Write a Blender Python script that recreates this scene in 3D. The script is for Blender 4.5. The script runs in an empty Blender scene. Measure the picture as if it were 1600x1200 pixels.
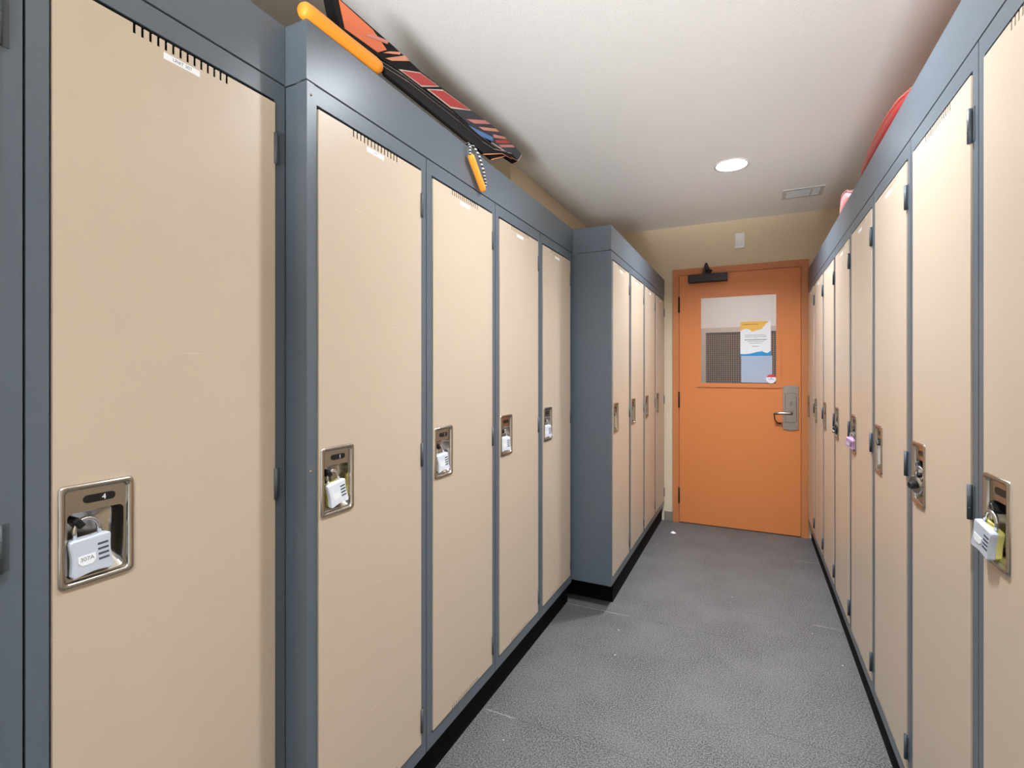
import bpy, bmesh, math, random
from mathutils import Matrix, Vector
random.seed(7)
R_ = math.radians
scene = bpy.context.scene
COL = scene.collection

# ------------------------------------------------------------------ camera, world, exposure
cam_d = bpy.data.cameras.new('camera'); cam = bpy.data.objects.new('camera', cam_d); COL.objects.link(cam)
cam_d.sensor_fit = 'HORIZONTAL'; cam_d.sensor_width = 36.0; cam_d.lens = 778.4 / 1600 * 36
cam_d.shift_y = -0.0134; cam_d.clip_start = 0.02
cam.location = (0, 0, 1.3135); cam.rotation_euler = (R_(90), 0, R_(25.62))
scene.camera = cam
w = bpy.data.worlds.new('world'); scene.world = w; w.use_nodes = True
w.node_tree.nodes['Background'].inputs[0].default_value = (.8, .85, .9, 1)
w.node_tree.nodes['Background'].inputs[1].default_value = 1.6   # daylight through the added, unseen glazing behind the camera
scene.view_settings.view_transform = 'Standard'; scene.view_settings.look = 'None'
scene.view_settings.gamma = 1; scene.view_settings.use_curve_mapping = False
scene.view_settings.exposure = -0.05
scene.cycles.use_denoising = True
scene.cycles.max_bounces = 14; scene.cycles.diffuse_bounces = 10; scene.cycles.glossy_bounces = 6
scene.cycles.sample_clamp_indirect = 6
CAN_POWER = 1250.0            # radiance of the recessed lamps
CANS = [(-.106, 3.295), (-.106, 1.60), (-.106, -.60)]  # last lamp is added behind the camera, unseen, for more light
pl = bpy.data.lights.new('added_window_portal', 'AREA'); pl.shape = 'RECTANGLE'; pl.size = 2.40; pl.size_y = 2.40; pl.cycles.is_portal = True  # portal for sky light through the added window
po_ = bpy.data.objects.new('added_window_portal', pl); COL.objects.link(po_); po_.location = (-.48, -1.84, 1.28); po_.rotation_euler = (R_(90), 0, 0)

# added fill spot, unseen behind the camera, aimed up to brighten the ceiling
sb_d = bpy.data.lights.new('ceiling_fill_spot', 'SPOT'); sb_d.energy = 760; sb_d.color = (.96, .98, 1); sb_d.spot_size = R_(40); sb_d.spot_blend = .35; sb_d.shadow_soft_size = .28
sb_o = bpy.data.objects.new('ceiling_fill_spot', sb_d); COL.objects.link(sb_o); sb_o.location = (0, -1.65, .75); sb_o.rotation_euler = (R_(90+34), 0, R_(4))

# ------------------------------------------------------------------ materials
def lin(c):
    return tuple((x / 12.92 if x <= .04045 else ((x + .055) / 1.055) ** 2.4) for x in [v / 255 for v in c])
MATS = {}
def mat(name, rgb, rough=.5, metal=0., var=0., vscale=20., bump=0., bscale=200., spec=.5, coords='Object', **kw):
    m = bpy.data.materials.new(name); m.use_nodes = True; MATS[name] = m
    nt = m.node_tree; b = nt.nodes['Principled BSDF']
    c = lin(rgb)
    b.inputs['Base Color'].default_value = (*c, 1); b.inputs['Roughness'].default_value = rough
    b.inputs['Metallic'].default_value = metal; b.inputs['Specular IOR Level'].default_value = spec
    tc = nt.nodes.new('ShaderNodeTexCoord')
    if var:
        n = nt.nodes.new('ShaderNodeTexNoise'); n.inputs['Scale'].default_value = vscale; n.inputs['Detail'].default_value = 4
        nt.links.new(tc.outputs[coords], n.inputs['Vector'])
        mx = nt.nodes.new('ShaderNodeMix'); mx.data_type = 'RGBA'
        mx.inputs['A'].default_value = (*[max(0, v * (1 - var)) for v in c], 1)
        mx.inputs['B'].default_value = (*[min(1, v * (1 + var)) for v in c], 1)
        nt.links.new(n.outputs['Fac'], mx.inputs['Factor']); nt.links.new(mx.outputs['Result'], b.inputs['Base Color'])
    if bump:
        n2 = nt.nodes.new('ShaderNodeTexNoise'); n2.inputs['Scale'].default_value = bscale; n2.inputs['Detail'].default_value = 3
        nt.links.new(tc.outputs[coords], n2.inputs['Vector'])
        bp = nt.nodes.new('ShaderNodeBump'); bp.inputs['Strength'].default_value = bump; bp.inputs['Distance'].default_value = .002
        nt.links.new(n2.outputs['Fac'], bp.inputs['Height']); nt.links.new(bp.outputs['Normal'], b.inputs['Normal'])
    return m

mat('grey_paint', (86, 95, 103), .33, var=.06, vscale=90, bump=.10, bscale=260)
mat('beige_paint', (190, 173, 152), .36, var=.03, vscale=8, bump=.07, bscale=220)
mat('inside_shade', (10, 10, 11), .9, spec=.1)  # shade of hollow insides, painted as near-black
mat('toe_black', (6, 6, 6), .8, spec=.15)
mat('steel', (186, 178, 168), .20, 1.0)
mat('brushed_steel', (176, 166, 156), .30, 1.0)
mat('chrome', (215, 215, 215), .10, 1.0)
mat('hinge_grey', (66, 73, 78), .5)
mat('black_plastic', (14, 14, 15), .4)
mat('bronze', (34, 27, 24), .45, .3)
mat('white_plastic', (248, 248, 248), .4)
mat('lock_grey', (190, 196, 206), .35)
mat('lock_white', (222, 227, 236), .35)
mat('lock_yellow', (214, 206, 120), .4)
mat('lock_pink', (206, 164, 204), .35)
mat('paper', (236, 238, 240), .7)
mat('print_grey', (120, 128, 138), .7)
mat('print_dark', (70, 78, 90), .7)
mat('print_orange', (240, 190, 92), .7)
mat('print_brown', (176, 124, 52), .7)
mat('print_blue', (40, 148, 210), .7)
mat('print_paleblue', (120, 175, 225), .7)
mat('print_red', (216, 70, 66), .7)
mat('ceiling_paint', (243, 242, 240), .9, var=.05, vscale=220, bump=.6, bscale=160)
mat('wall_tan', (224, 206, 176), .85, var=.06, vscale=160, bump=.25, bscale=180)
mat('baseboard_grey', (128, 124, 114), .6)
mat('door_orange', (212, 128, 70), .42, var=.07, vscale=170, bump=.15, bscale=240)
mat('frame_orange', (198, 124, 74), .45, var=.07, vscale=170, bump=.12, bscale=240)
mat('door_edge', (60, 34, 20), .7)
mat('subfloor', (150, 148, 142), .9)
mat('pale_wall', (222, 220, 218), .8, var=.03, vscale=40)
mat('mesh_brown', (150, 122, 88), .6)
mat('mesh_frame', (196, 184, 172), .7)
mat('mesh_back', (52, 44, 38), .8)
mat('foam_black', (12, 9, 10), .75, var=.3, vscale=60, spec=.2)
mat('foam_maroon', (58, 22, 22), .4)
mat('foam_navy', (13, 17, 36), .5)
mat('foam_red', (186, 34, 28), .45)
mat('foam_peach', (226, 150, 110), .4)
mat('foam_rose', (214, 130, 118), .4)
mat('foam_orange', (232, 112, 50), .4)
mat('foam_white', (224, 206, 198), .4)
mat('foam_blue', (66, 128, 204), .4)
mat('handle_orange', (238, 150, 44), .5, bump=.3, bscale=90)
mat('sled_red', (150, 12, 14), .45)
mat('sled_rim', (214, 96, 80), .4)
mat('sled_pink', (232, 152, 150), .45)
mat('vent_grey', (206, 206, 204), .6)
mat('can_white', (240, 240, 238), .5)
mat('can_baffle', (245, 245, 243), .5)

def scratch(name):       # light scuffs on painted steel
    m = MATS[name]; nt = m.node_tree; b = nt.nodes['Principled BSDF']
    src = b.inputs['Base Color'].links[0].from_socket
    tc = nt.nodes.new('ShaderNodeTexCoord'); oi = nt.nodes.new('ShaderNodeObjectInfo')
    ad = nt.nodes.new('ShaderNodeVectorMath'); ad.operation = 'ADD'
    mp = nt.nodes.new('ShaderNodeMapping'); mp.inputs['Rotation'].default_value = (0, .6, 0); mp.inputs['Scale'].default_value = (6, 6, 110)
    n = nt.nodes.new('ShaderNodeTexNoise'); n.inputs['Scale'].default_value = 1.6; n.inputs['Detail'].default_value = 2
    r = nt.nodes.new('ShaderNodeMapRange'); r.inputs['From Min'].default_value = .72; r.inputs['From Max'].default_value = .82
    r.inputs['To Max'].default_value = .22
    mx = nt.nodes.new('ShaderNodeMix'); mx.data_type = 'RGBA'; mx.inputs['B'].default_value = (*lin((236, 226, 210)), 1)
    nt.links.new(tc.outputs['Object'], ad.inputs[0]); nt.links.new(oi.outputs['Random'], ad.inputs[1])
    nt.links.new(ad.outputs[0], mp.inputs['Vector']); nt.links.new(mp.outputs[0], n.inputs['Vector'])
    nt.links.new(n.outputs['Fac'], r.inputs['Value']); nt.links.new(r.outputs[0], mx.inputs['Factor'])
    nt.links.new(src, mx.inputs['A']); nt.links.new(mx.outputs['Result'], b.inputs['Base Color'])
scratch('beige_paint')

def floor_mat():
    m = bpy.data.materials.new('rubber_floor'); m.use_nodes = True; MATS['rubber_floor'] = m
    nt = m.node_tree; b = nt.nodes['Principled BSDF']; L = nt.links.new; N = nt.nodes.new
    g = N('ShaderNodeNewGeometry')
    n1 = N('ShaderNodeTexNoise'); n1.inputs['Scale'].default_value = 190; n1.inputs['Detail'].default_value = 3; L(g.outputs['Position'], n1.inputs['Vector'])
    r1 = N('ShaderNodeValToRGB'); r1.color_ramp.elements[0].position = .38; r1.color_ramp.elements[1].position = .68
    r1.color_ramp.elements[0].color = (*lin((26, 26, 26)), 1); r1.color_ramp.elements[1].color = (*lin((124, 123, 121)), 1)
    L(n1.outputs['Fac'], r1.inputs['Fac'])
    n2 = N('ShaderNodeTexNoise'); n2.inputs['Scale'].default_value = 3.2; n2.inputs['Detail'].default_value = 5; n2.inputs['Roughness'].default_value = .65
    L(g.outputs['Position'], n2.inputs['Vector'])
    r2 = N('ShaderNodeMapRange'); r2.inputs['From Min'].default_value = .38; r2.inputs['From Max'].default_value = .72; r2.inputs['To Max'].default_value = .42
    L(n2.outputs['Fac'], r2.inputs['Value'])
    mx = N('ShaderNodeMix'); mx.data_type = 'RGBA'; mx.inputs['B'].default_value = (*lin((112, 111, 109)), 1)
    L(r2.outputs[0], mx.inputs['Factor']); L(r1.outputs[0], mx.inputs['A'])
    v = N('ShaderNodeTexVoronoi'); v.inputs['Scale'].default_value = 9; L(g.outputs['Position'], v.inputs['Vector'])
    r3 = N('ShaderNodeMapRange'); r3.inputs['From Min'].default_value = .035; r3.inputs['From Max'].default_value = .028; r3.inputs['To Max'].default_value = .8
    L(v.outputs['Distance'], r3.inputs['Value'])
    mx2 = N('ShaderNodeMix'); mx2.data_type = 'RGBA'; mx2.inputs['B'].default_value = (*lin((205, 203, 198)), 1)
    L(r3.outputs[0], mx2.inputs['Factor']); L(mx.outputs['Result'], mx2.inputs['A']); L(mx2.outputs['Result'], b.inputs['Base Color'])
    b.inputs['Roughness'].default_value = .62
    bp = N('ShaderNodeBump'); bp.inputs['Strength'].default_value = .35; bp.inputs['Distance'].default_value = .002
    L(n1.outputs['Fac'], bp.inputs['Height']); L(bp.outputs['Normal'], b.inputs['Normal'])
floor_mat()
def emis(name, rgb, s):
    m = bpy.data.materials.new(name); m.use_nodes = True; MATS[name] = m
    b = m.node_tree.nodes['Principled BSDF']; b.inputs['Base Color'].default_value = (*lin(rgb), 1)
    b.inputs['Emission Color'].default_value = (*lin(rgb), 1); b.inputs['Emission Strength'].default_value = s
emis('lamp', (240, 246, 255), CAN_POWER)
emis('vestibule_fill', (255, 244, 240), 25.0)  # glow of the added light beyond the door
def glassy(name, rgb, alpha, rough):
    m = bpy.data.materials.new(name); m.use_nodes = True; MATS[name] = m
    nt = m.node_tree; b = nt.nodes['Principled BSDF']
    b.inputs['Base Color'].default_value = (*lin(rgb), 1); b.inputs['Roughness'].default_value = rough; b.inputs['Alpha'].default_value = alpha
glassy('glass', (200, 205, 215), .06, .03)
glassy('plastic_sheet', (200, 216, 238), .55, .25)
def rope_mat():
    m = bpy.data.materials.new('rope'); m.use_nodes = True; MATS['rope'] = m
    nt = m.node_tree; b = nt.nodes['Principled BSDF']; tc = nt.nodes.new('ShaderNodeTexCoord')
    wv = nt.nodes.new('ShaderNodeTexWave'); wv.bands_direction = 'Z'; wv.inputs['Scale'].default_value = 28; wv.inputs['Distortion'].default_value = 1
    r = nt.nodes.new('ShaderNodeValToRGB'); r.color_ramp.interpolation = 'CONSTANT'
    r.color_ramp.elements[0].color = (.008, .008, .008, 1); r.color_ramp.elements[1].position = .62; r.color_ramp.elements[1].color = (.6, .6, .58, 1)
    nt.links.new(tc.outputs['Object'], wv.inputs['Vector']); nt.links.new(wv.outputs['Color'], r.inputs['Fac']); nt.links.new(r.outputs[0], b.inputs['Base Color'])
rope_mat()

# ------------------------------------------------------------------ mesh helpers
class MB:
    def __init__(s): s.v = []; s.f = []; s.smooth = set()
    def add(s, vs, fs, smooth=False):
        o = len(s.v); s.v += [tuple(x) for x in vs]
        for f in fs:
            if smooth: s.smooth.add(len(s.f))
            s.f.append([o + i for i in f])
        return s
    def box(s, x0, x1, y0, y1, z0, z1):
        return s.add([(x0,y0,z0),(x1,y0,z0),(x1,y1,z0),(x0,y1,z0),(x0,y0,z1),(x1,y0,z1),(x1,y1,z1),(x0,y1,z1)],
                     [(0,3,2,1),(4,5,6,7),(0,1,5,4),(1,2,6,5),(2,3,7,6),(3,0,4,7)])
    def cbox(s, x0, x1, y0, y1, z0, z1, b):   # chamfered box
        bm = bmesh.new(); m2 = MB().box(x0, x1, y0, y1, z0, z1)
        vs = [bm.verts.new(p) for p in m2.v]; [bm.faces.new([vs[i] for i in f]) for f in m2.f]
        bmesh.ops.bevel(bm, geom=bm.edges[:], offset=b, segments=2, affect='EDGES', profile=.5)
        bm.verts.index_update(); s.add([v.co[:] for v in bm.verts], [[v.index for v in f.verts] for f in bm.faces]); bm.free(); return s
    def loft(s, loops, cap0=False, cap1=False, smooth=False):
        n = len(loops[0]); vs = [p for l in loops for p in l]; fs = []
        for k in range(len(loops) - 1):
            for i in range(n):
                j = (i + 1) % n; fs.append((k*n+i, k*n+j, (k+1)*n+j, (k+1)*n+i))
        if cap0: fs.append(tuple(range(n))[::-1])
        if cap1: fs.append(tuple((len(loops)-1)*n + i for i in range(n)))
        return s.add(vs, fs, smooth)
    def tube(s, pts, r, n=10, caps=True, closed=False):
        P = [Vector(p) for p in pts]; loops = []
        rr = r if isinstance(r, (list, tuple)) else [r] * len(P)
        up = None
        for i, p in enumerate(P):
            t = (P[min(i+1, len(P)-1)] - P[max(i-1, 0)]).normalized()
            if up is None: up = Vector((0, 0, 1)) if abs(t.z) < .9 else Vector((1, 0, 0))
            a = t.cross(up).normalized(); b = a.cross(t).normalized(); up = b
            loops.append([tuple(p + (a*math.cos(q) + b*math.sin(q)) * rr[i]) for q in [2*math.pi*k/n for k in range(n)]])
        return s.loft(loops, caps, caps, True)
    def prism(s, outline, y0, y1, bev=0.):   # outline (x,z) extruded along y
        n = len(outline)
        if not bev:
            return s.loft([[(x, y0, z) for x, z in outline], [(x, y1, z) for x, z in outline]], True, True)
        cx = sum(p[0] for p in outline)/n; cz = sum(p[1] for p in outline)/n
        def ins(d):
            o = []
            for i in range(n):
                p0 = Vector(outline[i-1]); p = Vector(outline[i]); p1 = Vector(outline[(i+1) % n])
                e0 = (p-p0).normalized(); e1 = (p1-p).normalized()
                nn = Vector((-(e0.y+e1.y), e0.x+e1.x))
                if nn.length < 1e-6: nn = Vector((cx-p.x, cz-p.y))
                nn.normalize(); q = p + nn*d; o.append((q.x, q.y))
            return o
        area = sum(outline[i-1][0]*outline[i][1]-outline[i][0]*outline[i-1][1] for i in range(n))
        d = bev if area > 0 else -bev
        i1 = ins(d)
        return s.loft([[(x,y0,z) for x,z in i1], [(x,y0+bev,z) for x,z in outline], [(x,y1-bev,z) for x,z in outline], [(x,y1,z) for x,z in i1]], True, True)
    def mesh(s, name, m):
        me = bpy.data.meshes.new(name); me.from_pydata(s.v, [], s.f)
        bm = bmesh.new(); bm.from_mesh(me); bmesh.ops.recalc_face_normals(bm, faces=bm.faces[:]); bm.to_mesh(me); bm.free()
        for i in s.smooth: me.polygons[i].use_smooth = True
        me.materials.append(MATS[m]); return me
    def obj(s, name, m, parent=None): return link(name, s.mesh(name, m), parent)
def link(name, me, parent=None, loc=None):
    o = bpy.data.objects.new(name, me); COL.objects.link(o); o.parent = parent
    if loc: o.location = loc
    return o
def empty(name, M=None):
    o = bpy.data.objects.new(name, None); COL.objects.link(o); o.empty_display_size = .05
    if M is not None: o.matrix_world = M
    return o
def tag(o, label, cat, group=None):
    o['label'] = label; o['category'] = cat
    if group: o['group'] = group
    return o
def struct(o): o['kind'] = 'structure'; return o
def rr(x0, x1, z0, z1, r, y, k=4):          # rounded rectangle loop in the x-z plane
    out = []
    for cx, cz, a0 in ((x1-r, z1-r, 0), (x0+r, z1-r, 90), (x0+r, z0+r, 180), (x1-r, z0+r, 270)):
        for i in range(k + 1):
            a = R_(a0 + 90*i/k); out.append((cx + r*math.cos(a), y, cz + r*math.sin(a)))
    return out
def plate(x0, x1, z0, z1, holes, yf, yb):   # flat plate with rectangular holes/notches
    xs = sorted({x0, x1, *[h[0] for h in holes], *[h[1] for h in holes]}); zs = sorted({z0, z1, *[h[2] for h in holes], *[h[3] for h in holes]})
    xs = [x for x in xs if x0 <= x <= x1]; zs = [z for z in zs if z0 <= z <= z1]
    nx, nz = len(xs)-1, len(zs)-1
    solid = [[not any(h[0] < (xs[i]+xs[i+1])/2 < h[1] and h[2] < (zs[j]+zs[j+1])/2 < h[3] for h in holes) for j in range(nz)] for i in range(nx)]
    vs = [(x, y, z) for y in (yf, yb) for x in xs for z in zs]; N = (nx+1)*(nz+1); I = lambda i, j, k: k*N + i*(nz+1) + j
    fs = []
    S = lambda i, j: 0 <= i < nx and 0 <= j < nz and solid[i][j]
    for i in range(nx):
        for j in range(nz):
            if not solid[i][j]: continue
            fs.append((I(i,j,0), I(i+1,j,0), I(i+1,j+1,0), I(i,j+1,0))); fs.append((I(i,j,1), I(i,j+1,1), I(i+1,j+1,1), I(i+1,j,1)))
            if not S(i-1,j): fs.append((I(i,j,0), I(i,j+1,0), I(i,j+1,1), I(i,j,1)))
            if not S(i+1,j): fs.append((I(i+1,j,0), I(i+1,j,1), I(i+1,j+1,1), I(i+1,j+1,0)))
            if not S(i,j-1): fs.append((I(i,j,0), I(i,j,1), I(i+1,j,1), I(i+1,j,0)))
            if not S(i,j+1): fs.append((I(i,j+1,0), I(i+1,j+1,0), I(i+1,j+1,1), I(i,j+1,1)))
    used = sorted({i for f in fs for i in f}); mp = {a: b for b, a in enumerate(used)}
    m = MB(); m.add([vs[i] for i in used], [[mp[i] for i in f] for f in fs]); return m
def text_mesh(s, size, m, align='CENTER'):
    c = bpy.data.curves.new('lettering', 'FONT'); c.body = s; c.size = size; c.align_x = align; c.align_y = 'CENTER'; c.extrude = .0001
    o = bpy.data.objects.new('lettering', c); COL.objects.link(o)
    bpy.context.view_layer.update()
    me = bpy.data.meshes.new_from_object(o.evaluated_get(bpy.context.evaluated_depsgraph_get()))
    bpy.data.objects.remove(o); me.materials.clear(); me.materials.append(MATS[m])
    me.transform(Matrix.Rotation(R_(90), 4, 'X')); return me     # stands in x-z, read from -y

# ------------------------------------------------------------------ dimensions (metres, corridor along +Y)
XA, XB, XC, XR = -.967, -.900, -.684, .4007
W = .458
YA1, YB0, YC0, YEND = .3515, .8093, 2.6699, 4.504
YR0 = 1.2703
ZB, ZBR, LH, DEP = .1375, .1285, 1.8288, .375
FAS = .1375
CEIL = 2.556
YW = 4.52                     # face of the end wall
XLW, XLW2, XRW, YBACK = -1.285, -1.75, .785, -1.8

# ------------------------------------------------------------------ the setting
fl = struct(MB().box(XLW2-.1, XRW+.1, YBACK-.1, 6.3, -.08, -.004).obj('floor', 'subfloor'))
def tile(x0, x1, y0, y1):
    MB().box(x0, x1, y0+.0007, y1-.0007, -.004, 0).obj('rubber_tile', 'rubber_floor', fl)
for x0, x1, off in ((-1.75, -.98, .73), (-.98, -.02, .73), (-.02, .94, .10)):
    ys = [off + .968*k for k in range(-4, 6)] if off == .73 else [off + .962*k for k in range(-3, 6)]
    for a, b in zip(ys, ys[1:]):
        a2, b2 = max(a, YBACK), min(b, YW)
        if b2 - a2 > .05: tile(x0, min(x1, XRW), a2, b2)
for x0, x1, y in ((-.94, -.58, 2.668), (-.93, -.80, 1.698), (.29, .42, 2.988), (.27, .42, 3.95)):   # pale dust caught in the tile joints
    n = 14; d = MB()
    for i in range(n):
        a, b = x0 + (x1-x0)*i/n, x0 + (x1-x0)*(i+1)/n; w_ = random.uniform(.0008, .0026); o_ = random.uniform(-.0008, .0008)
        d.box(a, b, y+o_-w_, y+o_+w_, 0, .0005)
    d.obj('joint_dust', 'subfloor', fl)
def can_hole_ceiling():
    holes = [(x-.09, x+.09, y-.09, y+.09) for x, y in CANS]
    m = plate(XLW2, XRW, YBACK, YW, holes, 0, .04)
    m.v = [(x, z, CEIL + y) for x, y, z in m.v]
    o = struct(m.obj('ceiling', 'ceiling_paint'))
    for x, y in CANS:       # ring that turns the square cut-out into a round one
        n = 32; cir = []; sq = []
        for k in range(n):
            a = 2*math.pi*k/n; c, s = math.cos(a), math.sin(a); q = .0901/max(abs(c), abs(s))
            cir.append((x+.0885*c, y+.0885*s, CEIL)); sq.append((x+q*c, y+q*s, CEIL))
        MB().loft([sq, cir]).obj('patch', 'ceiling_paint', o)
can_hole_ceiling()
struct(MB().box(XLW2-.1, XLW2, YBACK, 2.66, 0, CEIL).obj('wall_left', 'wall_tan'))
struct(MB().box(XLW2-.1, XLW, 2.66, YW, 0, CEIL).obj('wall_left', 'wall_tan'))
struct(MB().box(XRW, XRW+.1, YBACK, YW, 0, CEIL).obj('wall_right', 'wall_tan'))
_wb = plate(XLW2-.1, XRW+.1, 0, CEIL+.04, [(-1.68, .72, .08, 2.48)], YBACK-.1, YBACK); struct(_wb.obj('wall_back', 'wall_tan'))
win = struct(empty('added_window_1', Matrix.Translation((-.48, YBACK-.05, 0))))  # added glazed wall, unseen, lets in daylight to brighten the room
plate(-1.2, 1.2, .08, 2.48, [(-1.15, -.42, .13, 2.43), (-.36, .36, .13, 2.43), (.42, 1.15, .13, 2.43)], -.03, .03).obj('window_frame', 'can_white', win)
for a_ in (-1.15, -.36, .42): MB().box(a_, a_+.73, -.004, .004, .13, 2.43).obj('window_pane', 'glass', win)
we = plate(XLW2-.1, XRW+.1, 0, CEIL+.04, [(-.60, .398, -1, 2.172)], YW, YW+.10)
struct(we.obj('wall_end', 'wall_tan'))
bb = MB().cbox(XC+.001, -.612, YW-.010, YW, 0, .082, .003); struct(bb.obj('baseboard_end', 'baseboard_grey'))
# plinths under the lockers
struct(MB().box(XA-DEP, XA-.035, -.1065, YB0+.02, 0, ZB).obj('trim_1', 'toe_black'))
struct(MB().box(XB-DEP, XB-.040, YB0+.03, YC0+.02, 0, ZB).obj('trim_2', 'toe_black'))
struct(MB().box(XC-DEP, XC-.022, 2.79, YW, 0, ZB).obj('trim_3', 'toe_black'))
struct(MB().box(XR+.022, XR+DEP, YR0-W, YR0+7*W, 0, ZBR).obj('trim_4', 'toe_black'))

# ------------------------------------------------------------------ recessed lamps
can_me = None
for k, (x, y) in enumerate(CANS):
    c = empty('recessed_downlight', Matrix.Translation((x, y, CEIL)))
    n = 32; ring = lambda r, z: [(r*math.cos(2*math.pi*i/n), r*math.sin(2*math.pi*i/n), z) for i in range(n)]
    if can_me is None:
        can_me = (MB().loft([ring(.1, 0), ring(.1, -.003), ring(.086, -.004), ring(.084, 0), ring(.082, .080), ring(.080, .082)], False, True, True).mesh('can', 'can_baffle'),
                  MB().loft([ring(.076, .066), ring(.076, .068)], True, True).mesh('lens', 'lamp'))
    link('can', can_me[0], c); link('lens', can_me[1], c)
    tag(c, ['round white recessed ceiling light shining over the corridor by the door', 'recessed ceiling light above the middle lockers, overhead out of view',
            'added unseen recessed ceiling light behind the viewer'][k], 'ceiling light', 'recessed corridor lights')

# ------------------------------------------------------------------ lockers
DX0, DX1, DZ0, DZ1 = .0325, .4278, .0475, 1.7770       # door edges, local
CX0, CX1, CZ0, CZ1 = .038, .143, .832, .995           # handle cup
slots = [(.142 + .013*i, .142 + .013*i + .0048, DZ1-.0165, DZ1+1) for i in range(14)]
bslots = [(.142 + .013*i, .142 + .013*i + .0040, DZ0-1, DZ0+.013) for i in range(14)]
hole = (CX0+.006, CX1-.006, CZ0+.006, CZ1-.006)
YF = -.003                                            # door stands 3 mm proud of its frame
door_m = plate(DX0, DX1, DZ0, DZ1, slots + bslots + [hole], YF, YF+.0018)
door_m.box(DX0, DX0+.0015, YF+.0018, .014, DZ0, DZ1); door_m.box(DX1-.0015, DX1, YF+.0018, .014, DZ0, DZ1)
shade_liner_me = plate(DX0+.0016, DX1-.0016, DZ0+.001, DZ1-.001, [hole], .003, .014).mesh('shade_liner', 'inside_shade')  # added black liner, paints the shade seen through slots and gaps
door_me = door_m.mesh('door', 'beige_paint')
G = .0018
frame_m = plate(G, W-G, 0, LH-.0012, [(.029, .4295, .0435, 1.7855)], 0, .022); frame_me = frame_m.mesh('frame', 'grey_paint')
bm_ = MB()
bm_.box(G, .0022, .0225, DEP, .001, LH-.0012); bm_.box(W-.0022, W-G, .0225, DEP, .001, LH-.0012)
bm_.box(.0023, W-.0023, DEP-.002, DEP, .001, LH-.0012); bm_.box(.0023, W-.0023, .0225, DEP-.0021, .001, .003); bm_.box(.0023, W-.0023, .0225, DEP-.0021, LH-.003, LH-.0012)
body_me = bm_.mesh('body', 'grey_paint')
cup = MB()
def ins(d, y, r): return rr(CX0+d, CX1-d, CZ0+d, CZ1-d, r, y)
cup.loft([ins(0, YF, .008), ins(.0012, YF-.0032, .008), ins(.0035, YF-.0045, .007), ins(.0075, YF-.0040, .006), ins(.0095, YF-.0005, .006), ins(.0105, YF+.003, .006)], smooth=True)
px0, px1, pz0, pz1 = CX0+.0135, CX1-.0135, CZ0+.0125, CZ1-.046
cup.loft([ins(.0105, YF+.003, .006), rr(px0, px1, pz0, pz1, .008, YF+.0035)])
cup.loft([rr(px0, px1, pz0, pz1, .008, YF+.0035), rr(px0+.001, px1-.001, pz0+.003, pz1-.0005, .008, YF+.007),
          rr(px0+.004, px1-.005, pz0+.019, pz1-.002, .008, YF+.027), rr(px0+.008, px1-.009, pz0+.026, pz1-.006, .006, YF+.031)], False, True, True)
cup_me = cup.mesh('handle_cup', 'steel')
NX, NZ = .0945, CZ1-.0275
slot_me = MB().loft([rr(NX-.0225, NX+.0225, NZ-.0065, NZ+.0065, .0062, YF+.0024), rr(NX-.0225, NX+.0225, NZ-.0065, NZ+.0065, .0062, YF+.0034)], True, True).mesh('number_window', 'black_plastic')
lug = MB().cbox(-.0055, .0055, -.016, .012, -.009, .009, .003)
lug.v = [tuple(Matrix.Rotation(R_(-35), 3, 'Y') @ Vector(p)) for p in lug.v]
lug.v = [(x + .066, y + YF + .014, z + .932) for x, y, z in lug.v]
lug_me = lug.mesh('latch_lug', 'black_plastic')
hb = MB(); hb.tube([(0, -.0048, 0), (0, -.0048, .0695)], .0044, 10)
for q in (.0232, .0464): hb.tube([(0, -.0048, q-.0006), (0, -.0048, q+.0006)], .0047, 10)
hb.box(.0005, .013, -.0012, 0, .0005, .069)
hinge_me = hb.mesh('hinge', 'hinge_grey')
lab_me = MB().box(.192, .258, YF-.0005, YF, 1.7440, 1.7560).mesh('name_label', 'paper')
lab_me2 = MB().box(.199, .254, YF-.0005, YF, 1.7600-.0085, 1.7600+.0025).mesh('name_label', 'paper')
rivet_me = MB().loft([[(.0035*s*math.cos(a), y, .0035*s*math.sin(a)) for a in [2*math.pi*i/12 for i in range(12)]] for s, y in ((1, 0), (.8, -.0016), (.3, -.0022))], False, True, True).mesh('rivet', 'steel')
LOCK_M = {}
def locker(row, y, label, group, number=None, lab=True, text=None, trim=False, ajar=0.):
    if row == 'R': M = Matrix.Translation((XR, y + W, ZBR)) @ Matrix.Rotation(R_(-90), 4, 'Z')
    else: M = Matrix.Translation(({'A': XA, 'B': XB, 'C': XC}[row], y, ZB)) @ Matrix.Rotation(R_(90), 4, 'Z')
    e = tag(empty('locker', M), label, 'locker', group)
    link('body', body_me, e); link('frame', frame_me, e)
    d = link('door', door_me, e)
    link('shade_liner', shade_liner_me, d); link('handle_cup', cup_me, d); link('number_window', slot_me, d); link('latch_lug', lug_me, d)
    for z in (.083, .886, 1.640): link('hinge', hinge_me, d, (.4285, 0, z))
    if number:
        t = text_mesh(number, .0125, 'paper'); link('number', t, d, (NX + .006, YF+.0022, NZ-.0005))
    if lab:
        link('name_label', lab_me, d)
        if text: link('lettering', text_mesh(text, .0085, 'print_grey'), d, (.225, YF-.0007, 1.750))
    if trim:
        t = MB().box(-.0015, .0195, -.0028, 0, .0, LH-.002).box(-.0015, 0, 0, .03, .0, LH-.002).obj('corner_trim', 'grey_paint', e)
        for z in (.86, LH-.03, .10): link('rivet', rivet_me, t, (.0095, -.0028, z + (.087 if z == .86 else 0)))
    LOCK_M[(row, round(y, 3))] = M
    return M
GRP = 'beige steel lockers'
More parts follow.
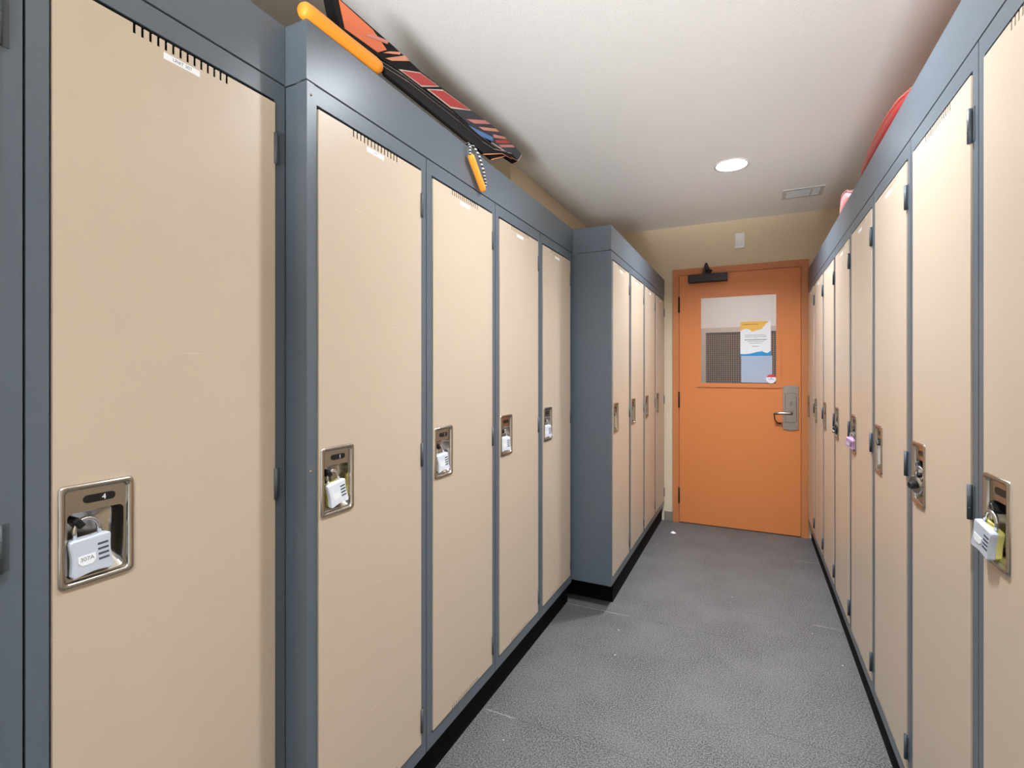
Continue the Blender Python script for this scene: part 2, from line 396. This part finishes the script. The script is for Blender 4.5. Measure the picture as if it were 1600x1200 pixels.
A0 = locker('A', YA1-W, 'beige steel locker at the left picture edge, only grey frame and hinge showing', GRP, None)
A1 = locker('A', YA1, 'large beige locker numbered 4 with padlock labelled 307A, nearest on the left', GRP, '4', text='UNIT 307')
Bn = [locker('B', YB0 + W*i, l, GRP, n, trim=(i == 0), text=t) for i, (l, n, t) in enumerate((
    ('beige locker with riveted grey corner strip, first of the projecting left row', '1', 'UNIT'),
    ('beige locker under the hanging orange handle, second in the projecting left row', '1', None),
    ('beige locker third in the left row below the sleds, slim white padlock', None, None),
    ('beige locker in the corner against the blue-grey side panel on the left', None, None)))]
Cn = [locker('C', YC0 + W*i, l, GRP) for i, l in enumerate((
    'beige locker with wide exposed blue-grey side panel, front of the far left block',
    'beige locker second in the far left block',
    'beige locker third in the far left block',
    'narrow-looking beige locker last on the left, beside the orange door'))]
Rl = ['beige locker at the right picture edge with grey and yellow padlock',
      'beige locker on the right with silver dial padlock, second from the picture edge',
      'beige locker on the right with an empty handle cup below the red sled',
      'beige locker on the right with a pink padlock',
      'beige locker on the right with small dark padlock, just beyond the pink padlock',
      'beige locker third from the end of the right row',
      'beige locker second from the end of the right row',
      'beige locker last on the right, beside the door lever']
Rn = [locker('R', YR0 - W + W*i, l, GRP) for i, l in enumerate(Rl)]

# fascia boards above the lockers
def fascia(x, y0, y1, z, label, side=1):
    e = tag(empty('locker_fascia', Matrix.Translation((x, y0, z))), label, 'fascia', 'fascia boards on top of the lockers')
    L = y1 - y0
    if side > 0: fr = MB().box(-.018, 0, 0, L, .0035, FAS); tp = MB().box(-DEP, -.0182, 0, L, FAS-.003, FAS); ed = MB().box(-DEP, -.0182, 0, .002, .001, FAS-.0032)
    else: fr = MB().box(0, .018, 0, L, .0035, FAS); tp = MB().box(.0182, DEP, 0, L, FAS-.003, FAS); ed = MB().box(.0182, DEP, 0, .002, .001, FAS-.0032)
    fr.obj('front_board', 'grey_paint', e); tp.obj('top_board', 'grey_paint', e); ed.obj('end_board', 'grey_paint', e)
fascia(XA, YA1-W, YB0-.001, ZB+LH, 'grey fascia board above the nearest left locker')
fascia(XB, YB0, YC0-.001, ZB+LH, 'long grey fascia board under the foam sleds on the left')
fascia(XC, YC0, YW, ZB+LH, 'short grey fascia board above the far left lockers')
fascia(XR, YR0-W, YR0+7*W, ZBR+LH, 'long grey fascia board above the right lockers under the red sled', -1)

# ------------------------------------------------------------------ padlocks
def padlock(M, x, z, tilt, yaw, face, side, label, sticker=None, w_=.052, h=.058, y=-.004):
    L = M @ Matrix.Translation((x, YF + y, z)) @ Matrix.Rotation(R_(tilt), 4, 'Y') @ Matrix.Rotation(R_(yaw), 4, 'Z')
    e = tag(empty('padlock', L), label, 'padlock', 'padlocks on the lockers')
    hw = w_/2; o = []
    for i in range(9): t = i/8; o.append((-hw + .004 + t*(w_-.008), 0))                         # top, from left to right
    o += [(hw-.001, -.002), (hw, -.006)]
    for i in range(1, 8): t = i/8; o.append((hw - .0026*math.sin(math.pi*t) + .001*t, -.006 - t*(h-.012)))
    o += [(hw+.001, -h+.006), (hw-.002, -h+.0005)]
    for i in range(1, 8): t = i/8; o.append((hw - .004 - t*(w_-.008), -h + .0035*math.sin(math.pi*t)))
    o += [(-hw+.002, -h+.0005), (-hw-.001, -h+.006)]
    for i in range(1, 8): t = i/8; o.append((-hw - .001 + .0026*math.sin(math.pi*t), -h + .006 + t*(h-.012)))
    o += [(-hw, -.006), (-hw+.001, -.002)]
    MB().prism(o, -.002, .010, .0018).obj('front_shell', face, e)
    o2 = [(a*.95, b*.97-.0008) for a, b in o]
    MB().prism(o2, .0085, .021, .002).obj('rear_shell', side, e)
    arc = [(-w_*.30, .010, -.004), (-w_*.30, .010, .012)] + [(-w_*.30*math.cos(a), .010, .012 + w_*.30*math.sin(a)) for a in [math.pi*i/10 for i in range(1, 10)]] + [(w_*.30, .010, .012), (w_*.30, .010, -.004)]
    MB().tube(arc, .0034, 10).obj('shackle', 'chrome', e)
    for i in range(4):
        zz = -h*(.25 + .135*i)
        MB().box(hw*.28, hw*.80, -.0024, -.0019, zz-.0018, zz+.0018).obj('dial_slot', 'print_dark', e)
    MB().prism([(-hw*.70, -h*.44), (hw*.14, -h*.44), (hw*.14, -h*.60), (-hw*.02, -h*.70), (-hw*.55, -h*.70), (-hw*.70, -h*.60)], -.0027, -.0021).obj('sticker', 'paper', e)
    if sticker: link('lettering', text_mesh(sticker, .0088, 'print_grey'), e, (-hw*.28, -.0029, -h*.54))
padlock(A1, .079, .908, -4, 0, 'lock_grey', 'lock_grey', 'grey combination padlock with white 307A sticker on the locker numbered 4', '307A', w_=.056, h=.061)
padlock(Bn[0], .082, .909, -13, -6, 'lock_white', 'lock_yellow', 'white padlock with yellow edge on the locker with the corner strip')
padlock(Bn[1], .078, .907, -12, -16, 'lock_white', 'lock_white', 'white padlock on the locker under the hanging orange handle', w_=.046)
padlock(Bn[2], .074, .906, -8, -34, 'lock_white', 'lock_white', 'white padlock turned edge-on, third in the projecting left row', w_=.044)
padlock(Bn[3], .074, .906, -12, -40, 'lock_white', 'lock_white', 'white padlock on the corner locker beside the blue-grey side panel', w_=.044)
padlock(Rn[0], .080, .902, 18, 10, 'lock_grey', 'lock_yellow', 'grey padlock with pale yellow edge at the right picture edge', y=-.015)
padlock(Rn[3], .084, .890, 24, 30, 'lock_pink', 'lock_pink', 'small pink padlock on the right row', w_=.042, h=.046, y=-.014)
padlock(Rn[4], .080, .890, 14, 30, 'black_plastic', 'black_plastic', 'small dark padlock beyond the pink padlock on the right row', w_=.030, h=.032, y=-.010)
def dial_lock(M, x, z, label):
    L = M @ Matrix.Translation((x, YF-.004, z)) @ Matrix.Rotation(R_(18), 4, 'Y') @ Matrix.Rotation(R_(22), 4, 'Z')
    e = tag(empty('padlock', L), label, 'padlock', 'padlocks on the lockers')
    cir = lambda r, y: [(r*math.cos(2*math.pi*i/24), y, -.024 + r*math.sin(2*math.pi*i/24)) for i in range(24)]
    MB().loft([cir(.022, -.002), cir(.0245, 0), cir(.0245, .016), cir(.022, .018)], True, True).obj('case', 'chrome', e)
    MB().loft([cir(.019, -.0035), cir(.019, -.0021)], True, True).obj('dial_ring', 'steel', e)
    MB().loft([cir(.008, -.016), cir(.0095, -.014), cir(.0105, -.0036)], True, True).obj('dial_knob', 'black_plastic', e)
    arc = [(-.013, .008, -.006), (-.013, .008, .012)] + [(-.013*math.cos(a), .008, .012+.013*math.sin(a)) for a in [math.pi*i/10 for i in range(1, 10)]] + [(.013, .008, .012), (.013, .008, -.006)]
    MB().tube(arc, .0033, 10).obj('shackle', 'chrome', e)
dial_lock(Rn[1], .083, .905, 'round silver dial padlock with black knob on the right row')

# ------------------------------------------------------------------ orange end door
D = struct(empty('door_1', Matrix.Translation((0, 0, 0))))
lx0, lx1, lz1 = -.5575, .3545, 2.1275
FY = YW - .016
GX0, GX1, GZ0, GZ1 = -.381, .182, 1.206, 1.923
plate(lx0, lx1, .008, lz1, [(GX0-.01, GX1+.01, GZ0-.01, GZ1+.01)], FY+.004, FY+.048).obj('door_leaf', 'door_orange', D)
plate(GX0-.038, GX1+.034, GZ0-.034, GZ1+.034, [(GX0, GX1, GZ0, GZ1)], FY-.004, FY+.004).obj('window_frame', 'door_orange', D)
MB().box(GX0-.012, GX1+.012, FY+.024, FY+.030, GZ0-.012, GZ1+.012).obj('window_pane', 'glass', D)
plate(-.611, .408, 0, 2.183, [(-.5605, .3575, -1, 2.1305)], FY, YW+.098).obj('door_frame', 'frame_orange', D)
plate(-.5605, .3575, 0, 2.1305, [(-.53, .33, -1, 2.10)], FY+.052, FY+.075).obj('door_stop', 'door_edge', D)
MB().box(lx0+.005, lx1-.005, FY+.006, FY+.046, .0005, .0075).obj('door_sweep', 'door_edge', D)
for z in (.238, 1.06, 1.878):
    h = MB(); h.tube([(-.559, FY-.004, z-.068), (-.559, FY-.004, z+.068)], .0072, 10); h.obj('door_hinge', 'bronze', D)
MB().box(.3575, .3585, FY-.0006, FY, .93, 1.05).box(.358, .372, FY-.0008, FY, .935, 1.045).obj('strike_plate', 'frame_orange', D)
# closer
cl = MB().cbox(-.480, -.174, FY-.058, FY+.003, 2.053, 2.120, .006).obj('door_closer', 'bronze', D)
MB().prism([(-.372, 2.120), (-.298, 2.120), (-.318, 2.180), (-.331, 2.214), (-.345, 2.214), (-.357, 2.175)], FY-.040, FY-.012, .003).obj('closer_bracket', 'bronze', cl)
MB().tube([(-.335, FY-.03, 2.135), (-.335, FY-.12, 2.146), (-.30, FY-.012, 2.150)], .009, 8).obj('closer_arm', 'bronze', cl)
# lock set
px = (.2285, .3385, .838, 1.195)
def bulged(x0, x1, z0, z1, b, y0, y1, bev):
    o = [(x0 + (x1-x0)*i/8, z1 - b + b*math.sin(math.pi*(.12+.76*i/8))) for i in range(9)] + [(x1 - (x1-x0)*i/8, z0 + b - b*math.sin(math.pi*(.12+.76*i/8))) for i in range(9)]
    return MB().prism(o, y0, y1, bev)
lp = bulged(*px, .014, FY-.004, FY+.0035, .0012).obj('lock_plate', 'brushed_steel', D)
bulged(.244, .323, .898, 1.135, .010, FY-.016, FY-.0041, .004).obj('lock_case', 'brushed_steel', lp)
for x in (.242, .325):
    for z in (.868, 1.172): link('screw', rivet_me, lp, (x, FY-.004, z))
for x in (.257, .312): link('screw', rivet_me, lp, (x, FY-.016, 1.102))
tt = MB().cbox(.277, .289, FY-.034, FY-.016, 1.035, 1.072, .004); tt.obj('thumb_turn', 'steel', lp)
lv = MB(); lv.tube([(.285, FY-.015, .975), (.285, FY-.060, .975)], .011, 12)
lv.tube([(.292, FY-.060, .975), (.27, FY-.062, .975), (.20, FY-.062, .975), (.175, FY-.058, .972), (.166, FY-.048, .966)], [.0115, .012, .0115, .0105, .008], 12)
lv.obj('lever', 'brushed_steel', lp)
MB().tube([(.166, FY-.048, .966), (.172, FY-.030, .92), (.19, FY-.012, .893), (.215, FY-.006, .889)], [.004, .004, .004, .006], 8).obj('cord_loop', 'bronze', lp)
# notice and sticker on the glass
gy = FY + .0239
po = tag(empty('notice', Matrix.Translation((0, gy, 0))), 'white printed notice with orange and blue waves taped to the door window', 'poster')
MB().box(-.0785, .1450, -.0009, 0, 1.4315, 1.7135).obj('paper_sheet', 'paper', po)
MB().prism([(-.0785, 1.7135), (.120, 1.7135), (.128, 1.705), (.105, 1.690), (.098, 1.672), (.085, 1.664), (.088, 1.653), (.06, 1.645), (.03, 1.635), (.008, 1.630), (-.01, 1.648), (-.03, 1.654), (-.05, 1.652), (-.065, 1.646), (-.0785, 1.636)], -.0013, -.0010).obj('orange_wave', 'print_orange', po)
MB().prism([(-.0785, 1.449), (-.05, 1.446), (-.01, 1.449), (.04, 1.462), (.075, 1.467), (.079, 1.474), (.083, 1.466), (.11, 1.455), (.125, 1.455), (.138, 1.467), (.145, 1.472), (.145, 1.4315), (-.0785, 1.4315)], -.0013, -.0010).obj('blue_wave', 'print_blue', po)
def words(z, x0, x1, hgt, m):
    x = x0
    mb = MB()
    while x < x1 - .004:
        l = random.uniform(.008, .022); mb.box(x, min(x+l, x1), -.0015, -.0012, z-hgt/2, z+hgt/2); x += l + .0035
    mb.obj('text_line', m, po)
words(1.690, -.062, .058, .006, 'print_brown')
for z, a, b, hh, mm in ((1.601, -.044, .112, .0035, 'print_grey'), (1.588, -.046, .114, .0040, 'print_grey'), (1.577, .028, .048, .003, 'print_grey'),
                        (1.563, -.046, .116, .0055, 'print_dark'), (1.549, -.024, .092, .0035, 'print_grey'), (1.535, -.010, .080, .0035, 'print_grey'), (1.509, .008, .058, .0045, 'print_grey')):
    words(z, a, b, hh, mm)
tag(MB().box(-.072, .155, gy-.0007-FY, gy-.0001-FY, 1.214, 1.4310).obj('plastic_sheet', 'plastic_sheet'), 'pale bluish plastic sheet on the door window below the notice', 'sheet').location = (0, FY, 0)
st = tag(empty('sticker', Matrix.Translation((.147, gy-.0008, 1.244))), 'round white sticker with red top in the window corner of the door', 'sticker')
disc = lambda r, y, a0=0, a1=360, n=28: [(r*math.cos(R_(a0+(a1-a0)*i/n)), y, r*math.sin(R_(a0+(a1-a0)*i/n))) for i in range(n)]
MB().loft([disc(.036, -.0006), disc(.036, 0)], True, True).obj('disc', 'paper', st)
seg = [(.036*math.cos(R_(a)), .036*math.sin(R_(a))) for a in range(22, 159, 8)]
MB().prism(seg, -.0009, -.0007).obj('red_band', 'print_red', st)
MB().box(-.020, .020, -.0009, -.0007, -.006, -.002).box(-.003, .006, -.0009, -.0007, .001, .009).obj('mark', 'print_paleblue', st)

# vestibule behind the door
struct(MB().box(-1.9, 1.6, 6.2, 6.3, 0, 2.6).obj('wall_far', 'pale_wall'))
struct(MB().box(-1.9, -1.8, YW+.10, 6.2, 0, 2.6).obj('wall_far', 'pale_wall'))
struct(MB().box(1.5, 1.6, YW+.10, 6.2, 0, 2.6).obj('wall_far', 'pale_wall'))
struct(MB().box(-1.9, 1.6, YW+.10, 6.3, 2.45, 2.5).obj('ceiling', 'pale_wall'))
vf = tag(empty('mesh_screen', Matrix.Translation((0, 6.2, 0))), 'brown woven mesh panel in a pale frame seen through the door window', 'mesh screen')
MB().box(-.47, .62, -.012, -.002, .95, 1.745).obj('backing', 'mesh_back', vf)
plate(-.56, .70, .87, 1.80, [(-.47, .62, .95, 1.745)], -.05, -.001).obj('frame', 'mesh_frame', vf)
mm = MB()
for i in range(34): z = .96 + i*.0232; mm.box(-.468, .618, -.026, -.020, z, z+.008)
for i in range(46): x = -.462 + i*.0236; mm.box(x, x+.008, -.019, -.013, .952, 1.743)
mo = mm.obj('mesh_wires', 'mesh_brown', vf); mo['kind'] = 'stuff'
vl = tag(empty('added_panel_light', Matrix.Translation((-.1, 5.35, 2.449))), 'added unseen ceiling light for the room beyond the orange door', 'ceiling light')  # added lamp, not in view, lights the room behind the door window
MB().box(-.3, .3, -.15, .15, -.02, 0).obj('housing', 'can_white', vl); MB().box(-.28, .28, -.13, .13, -.024, -.0205).obj('diffuser', 'vestibule_fill', vl)

# ------------------------------------------------------------------ wall sensor and ceiling vent
al = tag(empty('wall_sensor', Matrix.Translation((-.082, YW, 2.38))), 'small white sensor box on the tan wall above the orange door', 'sensor')
MB().cbox(-.036, .036, -.026, 0, -.062, .062, .005).obj('case', 'white_plastic', al)
MB().cbox(-.024, .024, -.030, -.0255, -.045, .005, .004).obj('lens', 'can_white', al)
vt = tag(empty('ceiling_vent', Matrix.Translation((.325, 4.01, CEIL))), 'small grey slatted air vent in the ceiling near the door', 'vent')
vfm = plate(-.125, .125, -.10, .10, [(-.10, .045, -.07, .07), (.055, .10, -.07, .07)], -.006, -.0005); vfm.v = [(x, z, y) for x, y, z in vfm.v]; vfm.obj('vent_frame', 'vent_grey', vt)
MB().box(-.10, .10, -.07, .07, -.0012, -.0004).obj('vent_backing', 'inside_shade', vt)  # black sheet painted in place of the shade behind the slats
for i in range(7):
    y = -.060 + i*.02
    MB().add([(-.10, y-.004, -.002), (.10, y-.004, -.002), (.10, y+.001, -.0058), (-.10, y+.001, -.0058), (-.10, y-.003, -.0014), (.10, y-.003, -.0014), (.10, y+.002, -.005), (-.10, y+.002, -.005)],
             [(0,1,2,3),(4,7,6,5),(0,3,7,4),(1,5,6,2),(0,4,5,1),(3,2,6,7)]).obj('slat', 'vent_grey', vt)

# ------------------------------------------------------------------ foam sleds on the left lockers
FT = ZB + LH + FAS
nrm = Vector((.18, 0, .045)).normalized(); upv = Vector((-.045, 0, .18)).normalized()
Mx = Matrix(((0, -nrm.x, upv.x, -.925), (1, 0, 0, 0), (0, -nrm.z, upv.z, FT+.016), (0, 0, 0, 1)))   # local x = world Y, local y = into the wall, local z = up the leaning board
def board(out, y0, y1, m, name, par): return MB().prism(out, y0, y1, .004).obj(name, m, par)
def strip(pts, y, r, m, par, name='edge_piping'): return MB().tube([(a, y, b) for a, b in pts], r, 6).obj(name, m, par)
s1 = tag(empty('foam_sled', Mx), 'foam sled with red, orange and navy flame stripes, top of the left stack', 'sled', 'foam sleds on the left lockers')
up1 = [(.95, .168), (1.19, .175), (1.33, .172), (1.44, .184), (1.66, .207), (1.84, .232), (1.95, .234), (2.065, .233), (2.125, .228), (2.147, .220)]
lo1 = [(2.074, .159), (1.99, .150), (1.90, .141), (1.80, .126), (1.65, .112), (1.48, .112), (1.32, .10), (1.19, .083), (.95, .06)]
board(up1 + lo1, 0, .035, 'foam_black', 'deck', s1)
def dec(pts, m, name='print_panel'): MB().prism(pts, -.0012, .0005).obj(name, m, s1)
dec([(.97, .075), (1.10, .090), (1.15, .130), (1.10, .160), (.97, .160)], 'foam_orange')
dec([(1.495, .119), (1.657, .200), (1.84, .228), (1.95, .231), (2.065, .230), (2.122, .225), (2.142, .219), (2.072, .163), (1.90, .145), (1.80, .130), (1.65, .117)], 'foam_navy')
def dec2(pts, m): MB().prism(pts, -.0020, -.0004).obj('print_stripe', m, s1)
dec2([(1.192, .093), (1.318, .157), (1.436, .173), (1.312, .103)], 'foam_white'); MB().prism([(1.207, .097), (1.32, .154), (1.424, .169), (1.310, .107)], -.0027, -.0015).obj('print_panel', 'foam_red', s1)
dec2([(1.342, .112), (1.455, .173), (1.664, .200), (1.490, .120)], 'foam_white'); MB().prism([(1.357, .117), (1.461, .170), (1.648, .195), (1.488, .126)], -.0027, -.0015).obj('print_panel', 'foam_red', s1)
dec2([(1.126, .105), (1.16, .131), (1.226, .171), (1.218, .157)], 'foam_peach'); dec2([(1.131, .091), (1.164, .103), (1.268, .167), (1.246, .172)], 'foam_peach'); dec2([(1.05, .11), (1.09, .14), (1.17, .171), (1.16, .155)], 'foam_rose')
for p, m in (([(1.60, .133), (1.785, .219), (1.833, .226), (1.666, .147)], 'foam_rose'), ([(1.70, .150), (1.886, .230), (1.915, .229), (1.744, .156)], 'foam_peach'),
             ([(1.835, .181), (1.965, .229), (1.987, .227), (1.834, .165)], 'foam_rose'), ([(1.840, .156), (1.995, .227), (2.023, .224), (1.855, .150)], 'foam_red'), ([(1.870, .149), (2.045, .226), (2.066, .223), (1.895, .148)], 'foam_rose')): dec2(p, m)
MB().prism([(1.595, .104), (1.815, .156), (1.805, .134), (1.595, .080)], -.006, -.0021).obj('blue_strap', 'foam_blue', s1)
strip([(2.146, .220), (2.074, .160), (1.99, .151), (1.90, .142), (1.80, .127)], 0, .0028, 'foam_white', s1)
def smalls(n, w0, w1, w2, w3, tip, yoff, label):
    e = tag(empty('foam_sled', Mx), label, 'sled', 'foam sleds on the left lockers')
    out = [(1.075, w1-.02), (1.19, w1), (1.48, w2), (1.65, w2), (tip-.18, w2+.012), (tip-.05, w3+.012), (tip, w3), (tip-.10, w3-.018), (tip-.30, w0), (1.075, w0)]
    board(out, yoff, yoff+.0118, 'foam_black', 'deck', e)
    strip(out[:7], yoff+.004, .0016, 'foam_white', e); strip(out[6:9], yoff+.004, .0020, 'foam_peach', e)
smalls(1, .02, .070, .095, .140, 2.03, -.0135, 'black foam sled with pale piping, middle of the left stack')
smalls(2, -.006, .040, .055, .100, 1.93, -.0268, 'black foam sled at the bottom of the left stack')
# orange grips
def grip(p0, p1, r, par, mtl='handle_orange'):
    a, b = Vector(p0), Vector(p1); d = (b-a)
    return MB().tube([a, a+d*.03, a+d*.10, a+d*.5, a+d*.9, a+d*.97, b], [r*.6, r*.92, r, r*.93, r, r*.92, r*.6], 14).obj('grip', mtl, par)
g1 = tag(empty('tow_handle', Matrix.Translation((-.905, 1.0, FT+.02))), 'orange foam grip lying along the fascia edge above the first left locker', 'handle', 'orange tow handles')
grip((-.002, -.20, 0), (.0, .060, .004), .020, g1)
MB().tube([(-.002, .055, .004), (-.03, .085, .02), (-.08, .09, .03)], .005, 8).obj('rope', 'rope', g1)
g2 = tag(empty('tow_handle', Matrix.Translation((-.884, 1.55, 2.02))), 'orange foam grip hanging on striped rope from the sled stack', 'handle', 'orange tow handles')
grip((.001, -.046, .046), (.001, .050, -.050), .0125, g2)
MB().tube([(-.034, -.028, .094), (-.012, -.035, .092), (.0, -.045, .075), (.001, -.046, .044)], .004, 8).obj('rope', 'rope', g2)
MB().tube([(-.034, -.012, .096), (-.010, -.004, .094), (.002, .014, .068), (.004, .048, .018), (.004, .062, -.020), (.001, .055, -.046)], .0042, 8).obj('rope', 'rope', g2)

# ------------------------------------------------------------------ sleds on the right lockers
FTR = ZBR + LH + FAS
def hull(label, y0, y1, x0, x1, prof, m, rim):      # upturned sled; prof = crest height along its length
    e = tag(empty('plastic_sled', Matrix.Translation((x0, y0, FTR))), label, 'sled')
    wd, L = x1-x0, y1-y0; loops = []; crest = []; n = 25
    def ph(t):
        k = t*(len(prof)-1); i = min(int(k), len(prof)-2); f = k-i; f = f*f*(3-2*f)*.4 + f*.6
        return prof[i]*(1-f) + prof[i+1]*f
    for q in range(n):
        t = q/(n-1); h = ph(t); y = t*L; a = .5*wd*(1-.55*abs(2*t-1)**7); c = wd/2
        sec = [(-1, 0), (-.985, .55), (-.95, .86), (-.86, 1.0), (-.4, 1.0), (0, .98), (.4, 1.0), (.86, 1.0), (.95, .86), (.985, .55), (1, 0), (.9, 0), (.0, 0), (-.9, 0)]
        loops.append([(c + u*a, y, v*h + .001) for u, v in sec]); crest.append((c - .92*a, y, .96*h + .001))
    MB().loft(loops, True, True, True).obj('hull', m, e)
    MB().tube(crest, .006, 8).obj('rim', rim, e)
hull('red plastic sled lying on top of the right lockers', 1.72, 2.68, .406, .70, [.022, .05, .070, .082, .085, .078, .062, .04, .015], 'sled_red', 'sled_rim')
hull('pale pink rounded sled beyond the red sled on the right lockers', 2.71, 3.10, .406, .66, [.02, .05, .078, .094, .098, .080, .02], 'sled_pink', 'sled_pink')

# ------------------------------------------------------------------ litter
sc = MB().add([(-.022, -.008, .001), (.004, -.016, .001), (.024, .002, .001), (.002, .014, .001), (-.004, 0, .016), (.008, .002, .010)], [(0,1,4),(1,2,5),(1,5,4),(2,3,5),(3,4,5),(3,0,4),(0,3,2,1)])
o = sc.obj('paper_scrap', 'paper'); o.location = (-.5647, 4.1865, 0); tag(o, 'crumpled white paper scrap on the floor near the orange door', 'litter')
